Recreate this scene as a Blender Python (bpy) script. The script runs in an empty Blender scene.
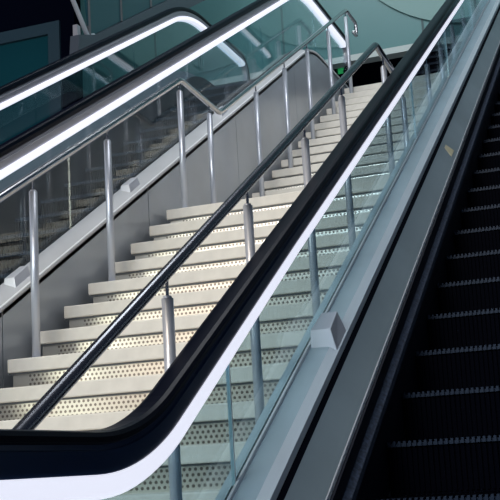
import bpy, bmesh, math
from mathutils import Vector, Matrix
C = bpy.context.scene.collection
SC = bpy.context.scene
EYE = 0.9                                   # camera height above the lower floor
T30 = math.tan(math.radians(30)); C30 = math.cos(math.radians(30))

# ---------------------------------------------------------------- camera
R = [[0.9367111071403612, 0.345370289986657, -0.05737302985189261],
     [-0.11940844583495515, 0.16111309693180415, -0.9796857624056377],
     [-0.3291108093380317, 0.9245333594800923, 0.1921565569666832]]
cd = bpy.data.cameras.new('camera'); cam = bpy.data.objects.new('camera', cd); C.objects.link(cam)
cd.sensor_width = 36; cd.lens = 1112.96 / 500 * 36; cd.clip_end = 200; cd.clip_start = 0.05
m = Matrix(((R[0][0], -R[1][0], -R[2][0], 0), (R[0][1], -R[1][1], -R[2][1], 0), (R[0][2], -R[1][2], -R[2][2], EYE), (0, 0, 0, 1)))
cam.matrix_world = m
SC.camera = cam

# ---------------------------------------------------------------- world, lights, exposure
w = bpy.data.worlds.new('world'); SC.world = w; w.use_nodes = True
nt = w.node_tree; bg = nt.nodes['Background']
tc = nt.nodes.new('ShaderNodeTexCoord'); sp = nt.nodes.new('ShaderNodeSeparateXYZ'); cr = nt.nodes.new('ShaderNodeValToRGB')
mp = nt.nodes.new('ShaderNodeMapRange'); mp.inputs[1].default_value = -1; mp.inputs[2].default_value = 1
nt.links.new(tc.outputs['Generated'], sp.inputs[0]); nt.links.new(sp.outputs[2], mp.inputs[0]); nt.links.new(mp.outputs[0], cr.inputs[0])
cr.color_ramp.elements[0].color = (0.055, 0.08, 0.115, 1); cr.color_ramp.elements[0].position = 0.45
cr.color_ramp.elements[1].color = (0.012, 0.022, 0.045, 1); cr.color_ramp.elements[1].position = 0.62
nt.links.new(cr.outputs[0], bg.inputs[0]); bg.inputs[1].default_value = 1.0

def area(name, loc, target, sx, sy, energy, col):
    l = bpy.data.lights.new(name, 'AREA'); l.shape = 'RECTANGLE'; l.size = sx; l.size_y = sy; l.energy = energy; l.color = col
    o = bpy.data.objects.new(name, l); C.objects.link(o); o.location = loc
    o.rotation_euler = (Vector(target) - Vector(loc)).to_track_quat('-Z', 'Y').to_euler()
    return o
area('hall_light', (-3.2, -3.0, 6.5), (-2.6, 7, 3.0), 5, 3, 600, (0.86, 0.94, 1.0))
area('stair_light', (-2.9, 1.0, 6.5), (-2.2, 6.0, 2.0), 1.2, 1.2, 110, (1.0, 0.80, 0.58))
area('riser_fill_light', (-7.5, -3.0, 3.6), (-3.6, 5.5, 2.6), 3.0, 5.0, 340, (1.0, 0.86, 0.70))  # added warm lamp out of view, makes the left-hand risers glow
area('upper_hall_light', (-3.0, 12.0, 12.5), (-3.0, 18, 8.0), 8, 3, 420, (0.85, 0.97, 1.0))
area('upper_stair_light', (-2.2, 7.0, 8.5), (-2.2, 10.0, 4.0), 2.5, 2.5, 150, (0.93, 0.96, 1.0))
vs = SC.view_settings; vs.view_transform = 'Standard'; vs.look = 'None'; vs.exposure = 0.0; vs.gamma = 1.0; vs.use_curve_mapping = False

# ---------------------------------------------------------------- materials
def mat(name, col, rough=0.5, metal=0.0, spec=0.5, emit=None, estr=0.0, noise=0.0, nscale=8.0, bump=0.0, stretch=None):
    M = bpy.data.materials.new(name); M.use_nodes = True; n = M.node_tree; b = n.nodes['Principled BSDF']
    b.inputs['Base Color'].default_value = (*col, 1); b.inputs['Roughness'].default_value = rough
    b.inputs['Metallic'].default_value = metal; b.inputs['Specular IOR Level'].default_value = spec
    if emit: b.inputs['Emission Color'].default_value = (*emit, 1); b.inputs['Emission Strength'].default_value = estr
    if noise or bump:
        t = n.nodes.new('ShaderNodeTexCoord'); mpn = n.nodes.new('ShaderNodeMapping'); nz = n.nodes.new('ShaderNodeTexNoise')
        nz.inputs['Scale'].default_value = nscale; nz.inputs['Detail'].default_value = 4
        if stretch: mpn.inputs['Scale'].default_value = stretch
        n.links.new(t.outputs['Object'], mpn.inputs[0]); n.links.new(mpn.outputs[0], nz.inputs['Vector'])
        if noise:
            r = n.nodes.new('ShaderNodeValToRGB')
            r.color_ramp.elements[0].position = 0.3; r.color_ramp.elements[1].position = 0.7
            r.color_ramp.elements[0].color = (*[c * (1 - noise) for c in col], 1)
            r.color_ramp.elements[1].color = (*[min(1, c * (1 + noise)) for c in col], 1)
            n.links.new(nz.outputs[0], r.inputs[0]); n.links.new(r.outputs[0], b.inputs['Base Color'])
        if bump:
            bp = n.nodes.new('ShaderNodeBump'); bp.inputs['Strength'].default_value = bump; bp.inputs['Distance'].default_value = 0.01
            n.links.new(nz.outputs[0], bp.inputs['Height']); n.links.new(bp.outputs[0], b.inputs['Normal'])
    return M

def glass(name, tint, ior=1.5):
    M = bpy.data.materials.new(name); M.use_nodes = True; n = M.node_tree
    for x in list(n.nodes): n.nodes.remove(x)
    o = n.nodes.new('ShaderNodeOutputMaterial'); mx = n.nodes.new('ShaderNodeMixShader'); tr = n.nodes.new('ShaderNodeBsdfTransparent')
    gl = n.nodes.new('ShaderNodeBsdfGlossy'); fr = n.nodes.new('ShaderNodeFresnel')
    ge = n.nodes.new('ShaderNodeNewGeometry'); mi = n.nodes.new('ShaderNodeMix')      # index seen from inside the pane
    mi.inputs[2].default_value = ior; mi.inputs[3].default_value = 1 / ior
    n.links.new(ge.outputs['Backfacing'], mi.inputs[0]); n.links.new(mi.outputs[0], fr.inputs[0]); tr.inputs[0].default_value = (*tint, 1); gl.inputs['Roughness'].default_value = 0.01
    gl.inputs['Color'].default_value = (1, 1, 1, 1)
    n.links.new(fr.outputs[0], mx.inputs[0]); n.links.new(tr.outputs[0], mx.inputs[1]); n.links.new(gl.outputs[0], mx.inputs[2])
    n.links.new(mx.outputs[0], o.inputs[0]); return M

M_raild = mat('dark_steel_rail', (0.20, 0.21, 0.24), 0.24, 0.9)
M_steel = mat('brushed_steel', (0.62, 0.62, 0.64), 0.22, 1.0, noise=0.05, nscale=20)
M_post = mat('satin_steel_post', (0.60, 0.63, 0.70), 0.34, 0.5)
M_deck = mat('deck_aluminium', (0.48, 0.58, 0.63), 0.42, 0.3, noise=0.08, nscale=3)
M_deckL = mat('left_deck_aluminium', (0.50, 0.51, 0.53), 0.45, 0.3, noise=0.06, nscale=3)
M_trim = mat('bright_deck_trim', (0.80, 0.83, 0.86), 0.4, 0.0)
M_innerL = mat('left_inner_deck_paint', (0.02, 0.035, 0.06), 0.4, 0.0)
M_ledge = mat('dark_metal_ledge', (0.07, 0.085, 0.11), 0.4, 0.2)
M_inner = mat('inner_deck_paint', (0.32, 0.40, 0.44), 0.45, 0.2, noise=0.10, nscale=2)
M_rubber = mat('handrail_rubber', (0.002, 0.003, 0.009), 0.35, 0.0, 0.08)
M_guide = mat('handrail_guide_profile', (0.006, 0.022, 0.065), 0.3, 0.0, 0.3)
M_guideL = mat('left_guide_profile', (0.38, 0.38, 0.43), 0.35, 0.4)
M_led = mat('led_strip', (0.8, 0.8, 0.85), 0.5, emit=(0.80, 0.82, 0.95), estr=0.95)
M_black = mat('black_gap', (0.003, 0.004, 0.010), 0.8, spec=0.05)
M_clad = mat('satin_cladding_panel', (0.47, 0.51, 0.57), 0.28, 0.3, noise=0.12, nscale=1.6)
M_seam = mat('cladding_seam', (0.10, 0.11, 0.12), 0.5)
M_stone = mat('pale_stone_tread', (0.66, 0.63, 0.57), 0.6, noise=0.06, nscale=14)
M_stepb = mat('escalator_step_black', (0.0008, 0.0012, 0.004), 0.6, spec=0.02)
M_comb = mat('cleated_step_edge', (0.015, 0.026, 0.05), 0.5, spec=0.2)
M_skirt = mat('dark_skirt_panel', (0.004, 0.006, 0.015), 0.5, spec=0.15)
M_brush = mat('skirt_brush_bristle', (0.035, 0.05, 0.085), 0.9, noise=0.6, nscale=60)
M_teal = mat('teal_back_painted_glass', (0.075, 0.19, 0.20), 0.35, 0.0, noise=0.05, nscale=0.6)
M_tealD = mat('dark_teal_glass', (0.004, 0.055, 0.075), 0.3, 0.0)
M_frameD = mat('dark_window_frame', (0.02, 0.05, 0.075), 0.5)
M_dark = mat('near_black_wall', (0.002, 0.003, 0.009), 0.9, spec=0.0)
M_navy = mat('recess_navy', (0.008, 0.02, 0.05), 0.6)
M_beam = mat('pale_beam', (0.45, 0.50, 0.50), 0.5)
M_pale = mat('pale_teal_disc', (0.15, 0.27, 0.265), 0.4)
M_seamT = mat('teal_panel_joint', (0.03, 0.07, 0.08), 0.5)
M_floor = mat('grey_stone_floor', (0.25, 0.26, 0.27), 0.35, noise=0.1, nscale=4)
M_soff = mat('concrete_soffit', (0.12, 0.12, 0.13), 0.8, noise=0.1, nscale=6)
M_green = mat('green_exit_light', (0.02, 0.3, 0.08), 0.5, emit=(0.05, 0.7, 0.2), estr=0.45)
M_glass = glass('tinted_balustrade_glass', (0.66, 0.78, 0.83), 1.28)
M_glassL = glass('clear_balustrade_glass', (0.84, 0.92, 0.94), 1.42)
M_gedge = mat('glass_panel_edge', (0.80, 0.90, 0.92), 0.2, emit=None)
M_amber = mat('painted_amber_glint', (0.75, 0.66, 0.40), 0.3)
M_block = mat('block_aluminium', (0.60, 0.62, 0.68), 0.4, 0.3)

def perforated():
    M = mat('perforated_riser_sheet', (0.66, 0.62, 0.55), 0.30, 0.85); n = M.node_tree; b = n.nodes['Principled BSDF']
    t = n.nodes.new('ShaderNodeTexCoord'); s = n.nodes.new('ShaderNodeSeparateXYZ'); n.links.new(t.outputs['Object'], s.inputs[0])
    def mth(op, a, bb=None):
        k = n.nodes.new('ShaderNodeMath'); k.operation = op
        for i, v in enumerate((a, bb)):
            if v is None: continue
            if isinstance(v, (int, float)): k.inputs[i].default_value = v
            else: n.links.new(v, k.inputs[i])
        return k.outputs[0]
    P, Q, rad = 0.0235, 0.0205, 0.0066
    row = mth('FLOOR', mth('DIVIDE', mth('ADD', s.outputs[2], 1.0), Q))
    fz = mth('MULTIPLY', mth('SUBTRACT', mth('SUBTRACT', mth('DIVIDE', mth('ADD', s.outputs[2], 1.0), Q), row), 0.5), Q)
    off = mth('MULTIPLY', mth('MODULO', row, 2.0), 0.5)
    xx = mth('ADD', mth('DIVIDE', mth('ADD', s.outputs[0], 10.0), P), off)
    fx = mth('MULTIPLY', mth('SUBTRACT', mth('FRACT', xx), 0.5), P)
    dist = mth('SQRT', mth('ADD', mth('MULTIPLY', fx, fx), mth('MULTIPLY', fz, fz)))
    hole = mth('LESS_THAN', dist, rad)
    ins = mth('MULTIPLY', mth('GREATER_THAN', s.outputs[0], 0.11), mth('MULTIPLY', mth('GREATER_THAN', s.outputs[2], -0.159), mth('LESS_THAN', s.outputs[2], -0.078)))
    hole = mth('MULTIPLY', hole, ins)
    mx = n.nodes.new('ShaderNodeMix'); mx.data_type = 'RGBA'
    mx.inputs[6].default_value = (0.66, 0.62, 0.55, 1); mx.inputs[7].default_value = (0.20, 0.17, 0.15, 1)
    n.links.new(hole, mx.inputs[0]); n.links.new(mx.outputs[2], b.inputs['Base Color'])
    bp = n.nodes.new('ShaderNodeBump'); bp.invert = True; bp.inputs['Strength'].default_value = 0.5; bp.inputs['Distance'].default_value = 0.003
    n.links.new(hole, bp.inputs['Height']); n.links.new(bp.outputs[0], b.inputs['Normal'])
    return M
M_perf = perforated()
M_bevel = mat('lit_bevel_aluminium', (0.80, 0.87, 0.92), 0.4, 0.15)  # same deck metal; the brighter lit face is put into the colour

# ---------------------------------------------------------------- helpers
def origin(p):
    v = Vector((0, 0, 0))
    while p: v += p.location; p = p.parent
    return v
def obj(name, verts, faces, mt, parent=None, smooth=False, bevel=0.0, local=False):
    me = bpy.data.meshes.new(name)
    o0 = Vector((0, 0, 0)) if local else origin(parent)
    me.from_pydata([tuple(Vector(v) - o0) for v in verts], [], faces)
    bm = bmesh.new(); bm.from_mesh(me); bmesh.ops.recalc_face_normals(bm, faces=bm.faces); bm.to_mesh(me); bm.free()
    me.materials.append(mt)
    if smooth:
        for p in me.polygons: p.use_smooth = True
    o = bpy.data.objects.new(name, me); C.objects.link(o)
    if parent: o.parent = parent
    if bevel:
        b = o.modifiers.new('bevel', 'BEVEL'); b.width = bevel; b.segments = 2; b.limit_method = 'ANGLE'
    return o
def thing(name, label, cat, loc=(0, 0, 0), group=None):
    o = bpy.data.objects.new(name, None); C.objects.link(o); o.location = loc; o.empty_display_size = 0.1
    o['label'] = label; o['category'] = cat
    if group: o['group'] = group
    return o
def struct(o, label=None):
    o['kind'] = 'structure'
    if label: o['label'] = label
    return o
BF = [(0, 1, 2, 3), (7, 6, 5, 4), (0, 4, 5, 1), (1, 5, 6, 2), (2, 6, 7, 3), (3, 7, 4, 0)]
class MB:
    def __init__(s): s.v = []; s.f = []
    def box(s, x0, x1, y0, y1, z0, z1):
        b = len(s.v); s.v += [(x0, y0, z0), (x1, y0, z0), (x1, y1, z0), (x0, y1, z0), (x0, y0, z1), (x1, y0, z1), (x1, y1, z1), (x0, y1, z1)]
        s.f += [tuple(b + i for i in q) for q in BF]; return s
    def hexa(s, pts):
        b = len(s.v); s.v += list(pts); s.f += [tuple(b + i for i in q) for q in BF]; return s
    def tube(s, pts, r, n=14, cap=True):
        pts = [Vector(p) for p in pts]; b = len(s.v); prev = None
        for i, p in enumerate(pts):
            if i == 0: d = (pts[1] - p).normalized(); k = 1
            elif i == len(pts) - 1: d = (p - pts[-2]).normalized(); k = 1
            else:
                a = (p - pts[i - 1]).normalized(); c = (pts[i + 1] - p).normalized(); d = (a + c).normalized()
            ref = Vector((1, 0, 0)) if abs(d.x) < 0.9 else Vector((0, 0, 1))
            u = d.cross(ref).normalized(); v = d.cross(u).normalized()
            for j in range(n):
                t = 2 * math.pi * j / n; s.v.append(tuple(p + r * (math.cos(t) * u + math.sin(t) * v)))
        for i in range(len(pts) - 1):
            for j in range(n):
                s.f.append((b + i * n + j, b + i * n + (j + 1) % n, b + (i + 1) * n + (j + 1) % n, b + (i + 1) * n + j))
        if cap:
            s.f.append(tuple(b + j for j in range(n))); s.f.append(tuple(b + (len(pts) - 1) * n + j for j in range(n)))
        return s
    def prism_x(s, yz, x0, x1):
        b = len(s.v); n = len(yz)
        s.v += [(x0, y, z) for y, z in yz] + [(x1, y, z) for y, z in yz]
        s.f += [tuple(b + i for i in range(n)), tuple(b + n + i for i in reversed(range(n)))]
        s.f += [(b + i, b + (i + 1) % n, b + n + (i + 1) % n, b + n + i) for i in range(n)]
        return s
    def build(s, name, mt, parent=None, **k): return obj(name, s.v, s.f, mt, parent, **k)
def box(name, mt, parent, *a, **k): return MB().box(*a).build(name, mt, parent, **k)
def copy_tree(o, parent=None):
    c = o.copy(); C.objects.link(c)
    if parent: c.parent = parent
    for ch in list(o.children): copy_tree(ch, c)
    return c

# ---------------------------------------------------------------- escalator path: handrail top line with flats and arcs
class Path:
    def __init__(s, H, zl, zh, y0, y1, Rl=1.1, Ru=2.0, r=0.33):
        s.r = r; s.zl = zl; s.zh = zh; s.y0 = y0; s.y1 = y1; P = []
        zo = EYE - H
        for a in range(150, 0, -10):
            A = math.radians(a); P.append((y0 - r * math.sin(A), zl - r + r * math.cos(A), A))
        P.append((y0, zl, 0))
        yi = (zl - zo) / T30; tl = Rl * math.tan(math.radians(15))
        for k in range(5): P.append((y0 + (yi - tl - y0) * (k + 1) / 5, zl, 0))
        cy, cz = yi - tl, zl + Rl
        for k in range(1, 13):
            A = math.radians(30 * k / 12); P.append((cy + Rl * math.sin(A), cz - Rl * math.cos(A), A))
        yj = (zh - zo) / T30; tu = Ru * math.tan(math.radians(15))
        ya = yi + tl * C30; yb = yj - tu * C30
        N = 24
        for k in range(1, N + 1): y = ya + (yb - ya) * k / N; P.append((y, T30 * y + zo, math.radians(30)))
        cy, cz = yj + tu, zh - Ru
        for k in range(1, 13):
            A = math.radians(30 * (1 - k / 12)); P.append((cy - Ru * math.sin(A), cz + Ru * math.cos(A), A))
        for k in range(1, 4): P.append((cy + (y1 - cy) * k / 3, zh, 0))
        s.core0 = 15; s.core1 = len(P)
        for a in range(10, 151, 10):
            A = -math.radians(a); P.append((y1 - r * math.sin(A), zh - r + r * math.cos(A), A))
        s.P = P
    def at(s, i, d):
        y, z, A = s.P[i]; return (y + math.sin(A) * d, z - math.cos(A) * d)
    def line(s, d, i0=None, i1=None):
        i0 = s.core0 if i0 is None else i0; i1 = s.core1 if i1 is None else i1
        return [s.at(i, d) for i in range(i0, i1)]
    def z(s, y, d, ends=False):
        L = s.line(d, s.core0 - (9 if ends else 0), s.core1 + (9 if ends else 0))
        if y <= L[0][0]: return L[0][1]
        for a, b in zip(L, L[1:]):
            if a[0] <= y <= b[0] and b[0] > a[0]: return a[1] + (b[1] - a[1]) * (y - a[0]) / (b[0] - a[0])
        return L[-1][1]
    def ys(s, d, ya, yb, ends=False):
        L = s.line(d, s.core0 - (9 if ends else 0), s.core1 + (9 if ends else 0))
        return [ya] + [p[0] for p in L if ya + 1e-3 < p[0] < yb - 1e-3] + [yb]
    def sweep(s, prof, i0, i1, extra=None):
        M = MB(); n = len(prof)
        for i in range(i0, i1):
            for x, d in prof:
                y, z = s.at(i, d + (extra(i, d) if extra else 0)); M.v.append((x, y, z))
        for i in range(i1 - i0 - 1):
            for j in range(n): M.f.append((i * n + j, i * n + (j + 1) % n, (i + 1) * n + (j + 1) % n, (i + 1) * n + j))
        M.f.append(tuple(range(n))); M.f.append(tuple((i1 - i0 - 1) * n + j for j in range(n)))
        return M

def make_step(width, parent, loc, pitch=0.377, rise=0.2177):
    """one black ridged moving step, nosing at the origin of the part"""
    o = MB(); o.prism_x([(0.006, -0.012), (pitch + 0.02, -0.012), (pitch + 0.02, -0.05), (0.05, -0.05), (0.02, -rise), (0.0, -rise)], 0, width)
    n = int(width / 0.022)
    for k in range(n):
        x = 0.006 + k * (width - 0.012) / n
        o.box(x, x + 0.010, 0.02, pitch, -0.013, 0.0)
        o.box(x, x + 0.010, -0.006, 0.01, -rise + 0.01, -0.03)
    st = obj('step', o.v, o.f, M_stepb, parent, local=True); st.location = loc
    c = MB(); c.box(0, width, 0.0, 0.022, -0.022, -0.008)
    for k in range(n):
        x = 0.006 + k * (width - 0.012) / n
        c.box(x, x + 0.011, -0.010, 0.022, -0.022, 0.001)
    cb = obj('step_edge', c.v, c.f, M_comb, st, local=True)
    return st

def balustrade(E, path, dpath, gx, sgn, p, label_bits, joints, gm, guide, y_vis0, y_vis1, led_i=None, edge_every=True):
    """sgn=+1: the steps lie at greater x than the glass"""
    d = p
    hx = gx
    # rubber handrail: rounded C profile
    hw, ht = 0.040, d['rub']
    prof = [(hx - hw, ht * 0.45), (hx - hw * 0.86, ht * 0.12), (hx - hw * 0.55, 0), (hx + hw * 0.55, 0), (hx + hw * 0.86, ht * 0.12), (hx + hw, ht * 0.45), (hx + hw * 0.95, ht * 0.85), (hx + hw * 0.75, ht), (hx - hw * 0.75, ht), (hx - hw * 0.95, ht * 0.85)]
    path.sweep(prof, 0, len(path.P)).build('handrail', M_rubber, E, smooth=False, bevel=0)
    g = d['guide']
    prof = [(hx - 0.030, ht), (hx + 0.030, ht), (hx + 0.030, ht + 0.012), (hx + 0.036, ht + 0.016), (hx + 0.030, g), (hx - 0.030, g), (hx - 0.036, ht + 0.016), (hx - 0.030, ht + 0.012)]
    def flare(i, dd_):          # the strip is deeper round the lower bend and tapers up the slope
        if not d.get('flare'): return 0
        yy = path.P[i][0]; t = min(1, max(0, (4.1 - yy) / 1.5)); return d['flare'] * t * (2 if dd_ > g + 0.001 else 1)
    path.sweep(prof, 3, len(path.P) - 3, lambda i, q: flare(i, q) if q > ht + 0.02 else 0).build('handrail_guide', guide, E)
    a, b = led_i or (5, path.core1 + 3)
    lw = d.get('lw', 0.034)
    prof = [(hx - lw, g), (hx + lw, g), (hx + lw, d['led'] - 0.01), (hx + lw * 0.6, d['led']), (hx - lw * 0.6, d['led']), (hx - lw, d['led'] - 0.01)]
    o = path.sweep(prof, a, b, flare).build('light_strip', M_led, E, smooth=False); o['label'] = 'glowing white light strip under the handrail'
    # glass panels
    top = d['led'] - 0.012
    Y0 = path.y0 - (path.r - top); Y1 = path.y1 + (path.r - top)
    js = [Y0] + [j for j in joints if Y0 < j < Y1] + [Y1]
    for ja, jb in zip(js, js[1:]):
        ya, yb = ja + (0.004 if ja != Y0 else 0.0), jb - (0.004 if jb != Y1 else 0.0)
        up = [(y, path.z(y, top, True)) for y in path.ys(top, ya, yb, True)]
        lo = [(y, dpath.z(y, d['deck'] + 0.05)) for y in dpath.ys(d['deck'], ya, yb)]
        gp = MB().prism_x(up + lo[::-1], gx - 0.006, gx + 0.006).build('glass_panel', gm, E)
        if jb != Y1 and edge_every:
            zt, zb = path.z(jb, top), dpath.z(jb, d['deck'])
            box('edge_seal', M_gedge, gp, gx - 0.0065, gx + 0.0065, jb - 0.0038, jb + 0.0038, zb, zt)

def escalator_decks(E, path, prof, mt, name, i0=15, i1=None, ext=0.4, label=None):
    M = path.sweep(prof, i0, i1 or path.core1)
    n = len(prof)
    # lengthen both flat ends under the newels
    for j in range(n):
        x, y, z = M.v[j]; M.v[j] = (x, y - ext, z)
        x, y, z = M.v[-n + j]; M.v[-n + j] = (x, y + ext, z)
    o = M.build(name, mt, E)
    if label: o['label'] = label
    return o

def cladding(E, path, d, x0, x1, cuts, mt, zb=0.0, name='cladding_panel'):
    for ya, yb in zip(cuts, cuts[1:]):
        ya += 0.004; yb -= 0.004
        up = [(y, path.z(y, d)) for y in path.ys(d, ya, yb)]
        MB().prism_x(up + [(yb, zb), (ya, zb)], x0, x1).build(name, mt, E)

# ================================================================ SETTING
UP = 4.25 + EYE                      # upper floor level
struct(box('floor', M_floor, None, -14, 4, -4, 18, -0.1, 0.0))
struct(box('floor_upper', M_floor, None, -3.0, 2.5, 12.02, 22, UP - 0.3, UP))
struct(box('floor_upper', M_floor, None, -8, -3.0, 13.35, 22, UP - 0.3, UP))
ZO = 6.78 + EYE
struct(box('wall_back', M_teal, None, -16, 6, 18.0, 18.2, ZO + 0.16, 16))
struct(box('wall_back_lower', M_dark, None, -16, 6, 22.0, 22.2, 0, ZO + 0.3))
struct(box('wall_recess', M_navy, None, -6.0, -5.8, 18.2, 22.0, UP, ZO + 0.16))
struct(box('ceiling_recess', M_dark, None, -16, 6, 18.2, 22.0, ZO + 0.16, ZO + 0.3))
struct(box('trim_1', M_beam, None, -16, 6, 17.95, 18.2, ZO + 0.05, ZO + 0.16))
k = 2
for sx in (-0.54, -3.04, -5.54, -8.04, -10.54):
    struct(box('trim_%d' % k, M_seamT, None, sx - 0.018, sx + 0.018, 17.985, 18.0, ZO + 0.16, 16)); k += 1
WL = MB()
WL.box(-16, -7.03, 13, 13.2, 6.30 + EYE, 16).box(-7.25, -7.03, 13, 13.2, 0, 6.30 + EYE).box(-16, -7.25, 13, 13.2, 0, 3.0)
struct(WL.build('wall_left', M_dark))
WF = struct(MB().box(-16, -7.25, 12.96, 13.06, 6.13 + EYE, 6.30 + EYE).box(-7.43, -7.25, 12.96, 13.06, 3.0, 6.13 + EYE).build('window_1', M_frameD))
box('window_pane', M_tealD, WF, -16, -7.43, 13.02, 13.05, 3.0, 6.13 + EYE)

# ================================================================ STAIRCASE
SX0, SX1 = -3.0, -1.395
ST = thing('staircase', 'wide pale stone staircase with perforated risers between the escalators', 'staircase', (-2.2, 2.2, 0))
RISE, GO = 0.1661, 0.2877
def nosing(n):
    z = RISE * n
    return ((4.758 + (n - 9) * GO) if n <= 16 else (z - EYE + 2.68) / T30, z)
def tread_z(y):
    zz = 0
    for n in range(1, 32):
        if nosing(n)[0] <= y: zz = nosing(n)[1]
    return zz
W = SX1 - SX0
def make_tread(depth):
    t = MB().box(0, W, 0, depth, -0.068, 0)
    tr = obj('tread', t.v, t.f, M_stone, ST, local=True, bevel=0.006)
    r = MB().box(0.02, W, 0.022, 0.034, -RISE, -0.068)
    obj('riser', r.v, r.f, M_perf, tr, local=True)['label'] = 'riser sheet punched with rows of round holes'
    g = MB().box(0, W, 0.012, 0.022, -0.076, -0.068); obj('nosing_strip', g.v, g.f, M_seam, tr, local=True)
    return tr
t0 = make_tread(0.345)
for n in range(1, 32):
    y, z = nosing(n)
    if n == 16: t = make_tread(nosing(17)[0] - y + 0.05); t['label'] = 'deep landing slab between the two flights'
    elif n == 31: t = make_tread(0.32)
    elif n == 1: t = t0
    else: t = copy_tree(t0, ST)
    t.location = Vector((SX0, y, z)) - ST.location
# soffit carriage under the treads
y1, z1 = nosing(1); y16, z16 = nosing(16); y17, z17 = nosing(17); y31, z31 = nosing(31)
MB().prism_x([(y1 + 0.34, 0.02), (y16 + 0.06, z16 - 0.18), (y17 + 0.04, z16 - 0.07), (y31 + 0.06, z31 - 0.18), (12.0, z31 - 0.07), (12.0, z31 - 0.5), (y31, z31 - 0.5), (y17, z16 - 0.4), (y16, z16 - 0.4), (y1 + 0.9, 0.02)], SX0 + 0.10, SX1 - 0.03).build('carriage', M_soff, ST)

# ================================================================ STAIR RAILINGS
def rounded(pts, r=0.05, n=5):
    out = [Vector(pts[0])]
    for a, b, c in zip(pts, pts[1:], pts[2:]):
        a, b, c = Vector(a), Vector(b), Vector(c); u = (a - b); v = (c - b)
        k = min(r, u.length * .45, v.length * .45); p = b + u.normalized() * k; q = b + v.normalized() * k
        for i in range(n + 1):
            t = i / n; out.append(p * (1 - t) ** 2 + b * 2 * t * (1 - t) + q * t * t)
    out.append(Vector(pts[-1])); return out
def railing(name, label, X, Hl, Hu, yj0, yj1, pts_y, y_end, end_pts, rr, pr, y_start):
    E = thing(name, label, 'railing', (X, y_start, 0))
    zl = lambda y: T30 * y - Hl + EYE
    zu = lambda y: T30 * y - Hu + EYE
    zj = zl(yj0)
    P = [(X, y_start - 0.35, zl(y_start) - 0.0), (X, y_start, zl(y_start)), (X, yj0, zj), (X, yj1, zu(yj1)), (X, y_end, zu(y_end))] + end_pts(zu(y_end))
    MB().tube(rounded(P), rr, 16).build('handrail', M_raild if X > -2 else M_steel, E, smooth=True)
    def zr(y):
        if y < yj0: return zl(y)
        if y < yj1: return zj + (zu(yj1) - zj) * (y - yj0) / (yj1 - yj0)
        return zu(y)
    for y in pts_y:
        zb = tread_z(y); zt = zr(y) - 0.075
        p = MB().tube([(X, y, zb + 0.001), (X, y, zt - 0.008)], pr, 16)
        p.tube([(X, y, zt - 0.0079), (X, y, zt)], pr * 0.72, 16)
        po = p.build('post', M_post, E, smooth=False)
        for f in po.data.polygons: f.use_smooth = abs(f.normal.z) < 0.5
        MB().tube([(X, y, zt), (X, y, zr(y) - rr * 0.6)], 0.006, 8).build('rail_pin', M_steel, po)
        MB().tube([(X, y, zb + 0.0005), (X, y, zb + 0.008)], pr * 1.7, 18).build('base_flange', M_post, po)
    return E
railing('stair_railing', 'steel stair railing along the left side of the stairs beside the grey escalator cladding', -2.90, 1.267, 1.725, 6.89, 7.63,
        (3.15, 4.01, 4.87, 5.73, 6.87, 7.42, 8.53, 9.39, 10.2, 11.08, 11.93), 11.98,
        lambda z: [(-2.90, 12.42, z), (-2.90, 12.42, z - 0.17), (-2.90, 12.27, z - 0.17)], 0.021, 0.0215, 2.5)
railing('stair_railing', 'dark steel stair railing running between the stairs and the near black handrail', -1.444, 1.238, 1.757, 6.70, 7.50,
        (2.38, 3.24, 4.06, 4.93, 5.70, 6.88, 7.45, 8.57, 9.35, 10.2, 11.08, 11.93), 11.98,
        lambda z: [(-1.444, 12.42, z), (-1.444, 12.42, z - 0.20), (-1.444, 12.2, z - 0.20)], 0.021, 0.0195, 1.9)

# ================================================================ RIGHT ESCALATOR
H0 = 1.457
pr_ = Path(H0, 0.112 + EYE, 6.35 + EYE, 0.9, 15.4, Rl=0.92)
dd = lambda H: (H - H0) * C30
ER = thing('escalator', 'near right escalator with black steps, tinted glass and thick black curved handrail', 'escalator', (-0.5, 3.0, 0))
p = dict(rub=0.034, guide=dd(1.565), led=dd(1.620), flare=0.013, deck=dd(2.06))
balustrade(ER, pr_, pr_, -1.34, 1, p, '', [1.6, 3.475, 7.25, 9.0, 10.93, 12.8, 14.7], M_glass, M_guide, 0, 0)
escalator_decks(ER, pr_, [(-1.38, dd(2.055)), (-1.3465, dd(2.055)), (-1.3465, dd(2.12)), (-1.38, dd(2.12))], M_deck, 'outer_ledge')
escalator_decks(ER, pr_, [(-1.3335, dd(2.052)), (-1.329, dd(2.050)), (-1.327, dd(2.060)), (-1.240, dd(2.062)), (-1.240, dd(2.12)), (-1.3335, dd(2.12))], M_deck, 'outer_deck', label='blue-grey metal deck beside the glass')
escalator_decks(ER, pr_, [(-1.240, dd(2.062)), (-1.203, dd(2.083)), (-1.203, dd(2.12)), (-1.240, dd(2.12))], M_bevel, 'deck_bevel', label='bevelled edge of the metal deck, painted paler as if catching light')
escalator_decks(ER, pr_, [(-1.3330, dd(2.046)), (-1.3240, dd(2.046)), (-1.3240, dd(2.062)), (-1.3330, dd(2.062))], M_trim, 'deck_trim')
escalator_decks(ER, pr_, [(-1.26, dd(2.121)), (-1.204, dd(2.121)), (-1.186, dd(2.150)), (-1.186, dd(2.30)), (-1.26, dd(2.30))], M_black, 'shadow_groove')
escalator_decks(ER, pr_, [(-1.188, dd(2.143)), (-1.110, dd(2.272)), (-1.110, dd(2.31)), (-1.188, dd(2.20))], M_inner, 'inner_deck', label='flat grey sloping inner deck')
escalator_decks(ER, pr_, [(-1.114, dd(2.268)), (-1.106, dd(2.278)), (-1.106, dd(2.30)), (-1.114, dd(2.29))], M_trim, 'deck_trim')
escalator_decks(ER, pr_, [(-1.13, dd(2.30)), (-1.095, dd(2.30)), (-1.088, dd(2.78)), (-1.13, dd(2.78))], M_skirt, 'skirt_panel')
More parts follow.
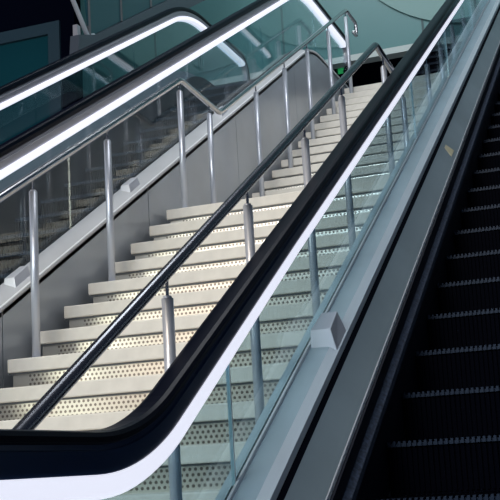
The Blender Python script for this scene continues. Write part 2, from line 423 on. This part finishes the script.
escalator_decks(ER, pr_, [(-1.096, dd(2.37)), (-1.070, dd(2.395)), (-1.070, dd(2.43)), (-1.095, dd(2.45))], M_brush, 'skirt_brush', label='fuzzy blue-grey brush along the skirt')
balustrade(ER, pr_, pr_, 0.378, -1, p, '', [1.6, 3.475, 5.4, 7.25, 9.0, 10.93, 12.8, 14.7], M_glass, M_guide, 0, 0)
f = lambda x: -0.962 - x                                # the same deck mirrored on the far side of the steps
escalator_decks(ER, pr_, [(f(-1.38), dd(2.055)), (f(-1.3465), dd(2.055)), (f(-1.3465), dd(2.12)), (f(-1.38), dd(2.12))], M_deck, 'outer_ledge')
escalator_decks(ER, pr_, [(f(-1.3335), dd(2.052)), (f(-1.240), dd(2.062)), (f(-1.203), dd(2.083)), (f(-1.203), dd(2.12)), (f(-1.3335), dd(2.12))], M_deck, 'outer_deck')
escalator_decks(ER, pr_, [(f(-1.188), dd(2.143)), (f(-1.110), dd(2.272)), (f(-1.110), dd(2.31)), (f(-1.188), dd(2.20))], M_inner, 'inner_deck')
escalator_decks(ER, pr_, [(f(-1.13), dd(2.30)), (f(-1.095), dd(2.30)), (f(-1.088), dd(2.78)), (f(-1.13), dd(2.78))], M_skirt, 'skirt_panel')
cladding(ER, pr_, dd(2.10), 0.403, 0.428, [0.5, 2.4, 4.3, 6.2, 8.1, 10.0, 11.9, 13.8, 15.7], M_clad)
cladding(ER, pr_, dd(2.10), -1.39, -1.365, [0.5, 2.4, 4.3, 6.2, 8.1, 10.0, 11.9, 13.8, 15.7], M_clad)
k = 0
y = 4.60 - 0.377 * 4
while y < 13.0:
    if k == 0: s0 = make_step(1.21, ER, Vector((-1.086, y, T30 * y - 2.583 + EYE)) - ER.location); s = s0
    else: s = copy_tree(s0, ER); s.location = Vector((-1.086, y, T30 * y - 2.583 + EYE)) - ER.location
    k += 1; y += 0.377
box('landing_plate', M_comb, ER, -1.08, 0.13, 0.2, 3.08, 0.0, 0.02)
box('landing_plate', M_comb, ER, -1.08, 0.13, 13.4, 15.6, 5.38 + EYE, 5.40 + EYE)
# blocks standing on the outer deck
def deck_block(E, path, x0, x1, y, h, ln, d, mt=M_block, taper=0.3):
    za = path.z(y, d); zb = path.z(y + ln, d); w_ = x1 - x0
    nrm = h
    pts = [(x0, y, za - .02), (x1, y, za - .02), (x1, y + ln * 1.02, zb - .02), (x0, y + ln * 1.02, zb - .02),
           (x0 + w_ * .02, y + 0.01, za + nrm), (x1 - w_ * .22, y + 0.01, za + nrm), (x1 - w_ * .30, y + ln * .98, zb + nrm * .9), (x0 + w_ * .10, y + ln * .98, zb + nrm * .9)]
    o = MB().hexa(pts).build('deck_block', mt, E, bevel=0.003); o['label'] = 'small bevelled metal stop block'
deck_block(ER, pr_, -1.322, -1.207, 4.38, 0.080, 0.17, dd(2.065))
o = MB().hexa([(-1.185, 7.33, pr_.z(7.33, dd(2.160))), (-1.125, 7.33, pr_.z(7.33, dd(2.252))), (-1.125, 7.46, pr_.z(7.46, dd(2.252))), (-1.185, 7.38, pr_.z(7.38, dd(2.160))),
               (-1.185, 7.33, pr_.z(7.33, dd(2.150))), (-1.125, 7.33, pr_.z(7.33, dd(2.242))), (-1.125, 7.46, pr_.z(7.46, dd(2.242))), (-1.185, 7.38, pr_.z(7.38, dd(2.150)))]).build('deck_glint', M_amber, ER)
o['label'] = 'small pale yellow glint painted on the inner deck'  # flat yellow wedge painted in place of a warm lamp's glint

# ================================================================ LEFT ESCALATOR (two balustrades)
HL = 1.11
pl = Path(HL, 0.45 + EYE, 5.26 + EYE, 1.2, 12.82, Rl=1.15, r=0.26)
pk = Path(HL, 0.45 + EYE, 5.08 + EYE, 1.2, 12.75, Rl=1.15)      # the decks flatten out a little lower than the handrail
de = lambda H: (H - HL) * C30
EL = thing('escalator', 'far left escalator with two black handrails lined by glowing white strips', 'escalator', (-3.87, 3.0, 0))
p = dict(rub=0.05, guide=de(1.235), led=de(1.290), lw=0.042, deck=de(1.865))
J = [1.92 + 1.93 * i for i in range(6)]
balustrade(EL, pl, pk, -3.19, -1, p, '', J, M_glassL, M_guideL, 0, 0, edge_every=False)
balustrade(EL, pl, pk, -4.55, 1, p, '', J, M_glassL, M_guideL, 0, 0, edge_every=False)
for sx, sg in ((-3.19, -1), (-4.55, 1)):
    f = lambda off: sx + sg * off                          # + towards the steps
    escalator_decks(EL, pk, [(f(-0.14), de(1.905)), (f(-0.010), de(1.862)), (f(-0.010), de(1.93)), (f(-0.14), de(1.95))], M_deckL, 'outer_deck')
    escalator_decks(EL, pk, [(f(-0.146), de(1.898)), (f(-0.132), de(1.896)), (f(-0.132), de(1.915)), (f(-0.146), de(1.915))], M_trim, 'deck_trim')
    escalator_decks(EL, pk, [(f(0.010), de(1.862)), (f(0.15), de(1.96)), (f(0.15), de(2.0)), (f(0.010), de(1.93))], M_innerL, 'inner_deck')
    escalator_decks(EL, pk, [(f(0.148), de(1.96)), (f(0.17), de(1.96)), (f(0.17), de(2.45)), (f(0.148), de(2.45))], M_skirt, 'skirt_panel')
cladding(EL, pk, de(1.925), -3.10, -3.05, [0.9, 3.0, 4.8, 6.6, 8.4, 10.2, 12.0, 12.95], M_clad)
cladding(EL, pk, de(1.925), -4.70, -4.66, [0.9, 3.0, 4.8, 6.6, 8.4, 10.2, 12.0, 12.95], M_clad)
k = 0; y = 3.3
while y < 11.0:
    loc = Vector((-4.37, y, T30 * y - 2.15 + EYE)) - EL.location
    if k == 0: s1 = make_step(1.0, EL, loc)
    else: s = copy_tree(s1, EL); s.location = loc
    k += 1; y += 0.377
box('landing_plate', M_comb, EL, -4.38, -3.36, 0.6, 3.3, 0.35, 0.40)
box('landing_plate', M_comb, EL, -4.38, -3.36, 11.3, 13.3, UP, UP + 0.02)
for yb in (5.0, 6.42, 8.2):
    deck_block(EL, pk, -3.17, -3.09, yb, 0.06, 0.16, de(1.89))

# ================================================================ FAR GLAZED SCREEN
GS = thing('glazed_screen', 'sloping dark teal glazed screen with metal edge rails behind the left escalator', 'screen', (-6.0, 11.1, 0))
e = EYE
def slab(pts, x0, x1, name, mt, **k): return MB().prism_x(pts, x0, x1).build(name, mt, GS, **k)
slab([(11.05, 4.80 + e), (16.2, 7.77 + e), (16.2, 8.07 + e), (11.55, 5.32 + e), (11.1, 5.16 + e)], -6.06, -5.94, 'sloping_ledge', M_ledge)
slab([(11.11, 4.85 + e), (11.19, 4.9 + e), (11.19, 5.3 + e), (11.11, 5.3 + e)], -6.03, -5.97, 'end_bracket', M_guideL)
MB().tube([(-6.0, 10.72, 5.95 + e), (-6.0, 11.42, 5.27 + e), (-6.0, 11.58, 5.33 + e)], 0.03, 10).build('edge_rail', M_post, GS)
for i, (a, b) in enumerate(((11.45, 12.35), (12.35, 13.3), (13.3, 14.4), (14.4, 16.2))):
    sl = lambda y: 5.27 + e + (y - 11.45) * 0.591
    gp = slab([(a + .01, sl(a)), (b - .01, sl(b)), (b - .01, 10.5), (a + .01 - (0.7 if i == 0 else 0), 10.5)], -6.01, -5.99, 'glass_pane', M_tealD)
    MB().box(-6.02, -5.97, a - 0.012, a + 0.012, sl(a), 10.5).build('mullion', M_seam, gp)

# ================================================================ UPPER LEVEL BITS
o = MB()
N = 72; cx, cz, rr = -2.0, 9.6 + e, 2.47
o.v = [(cx + rr * math.cos(2 * math.pi * i / N), 17.955, cz + rr * math.sin(2 * math.pi * i / N)) for i in range(N)] + [(cx + rr * math.cos(2 * math.pi * i / N), 17.98, cz + rr * math.sin(2 * math.pi * i / N)) for i in range(N)]
o.f = [tuple(range(N)), tuple(range(N, 2 * N))] + [(i, (i + 1) % N, N + (i + 1) % N, N + i) for i in range(N)]
pn = o.build('pale_wall_disc', M_pale); pn['label'] = 'large pale round disc high on the teal back wall'; pn['category'] = 'wall panel'  # pale disc laid on the wall to give a lighter round area
sg = thing('exit_light', 'small green lit exit light in the dark opening above the stairs', 'exit light', (-4.56, 18.3, 6.94 + e))
box('housing', M_dark, sg, -4.70, -4.42, 18.30, 18.36, 6.74 + e, 6.94 + e)
box('lit_panel', M_green, sg, -4.66, -4.48, 18.285, 18.30, 6.76 + e, 6.86 + e)
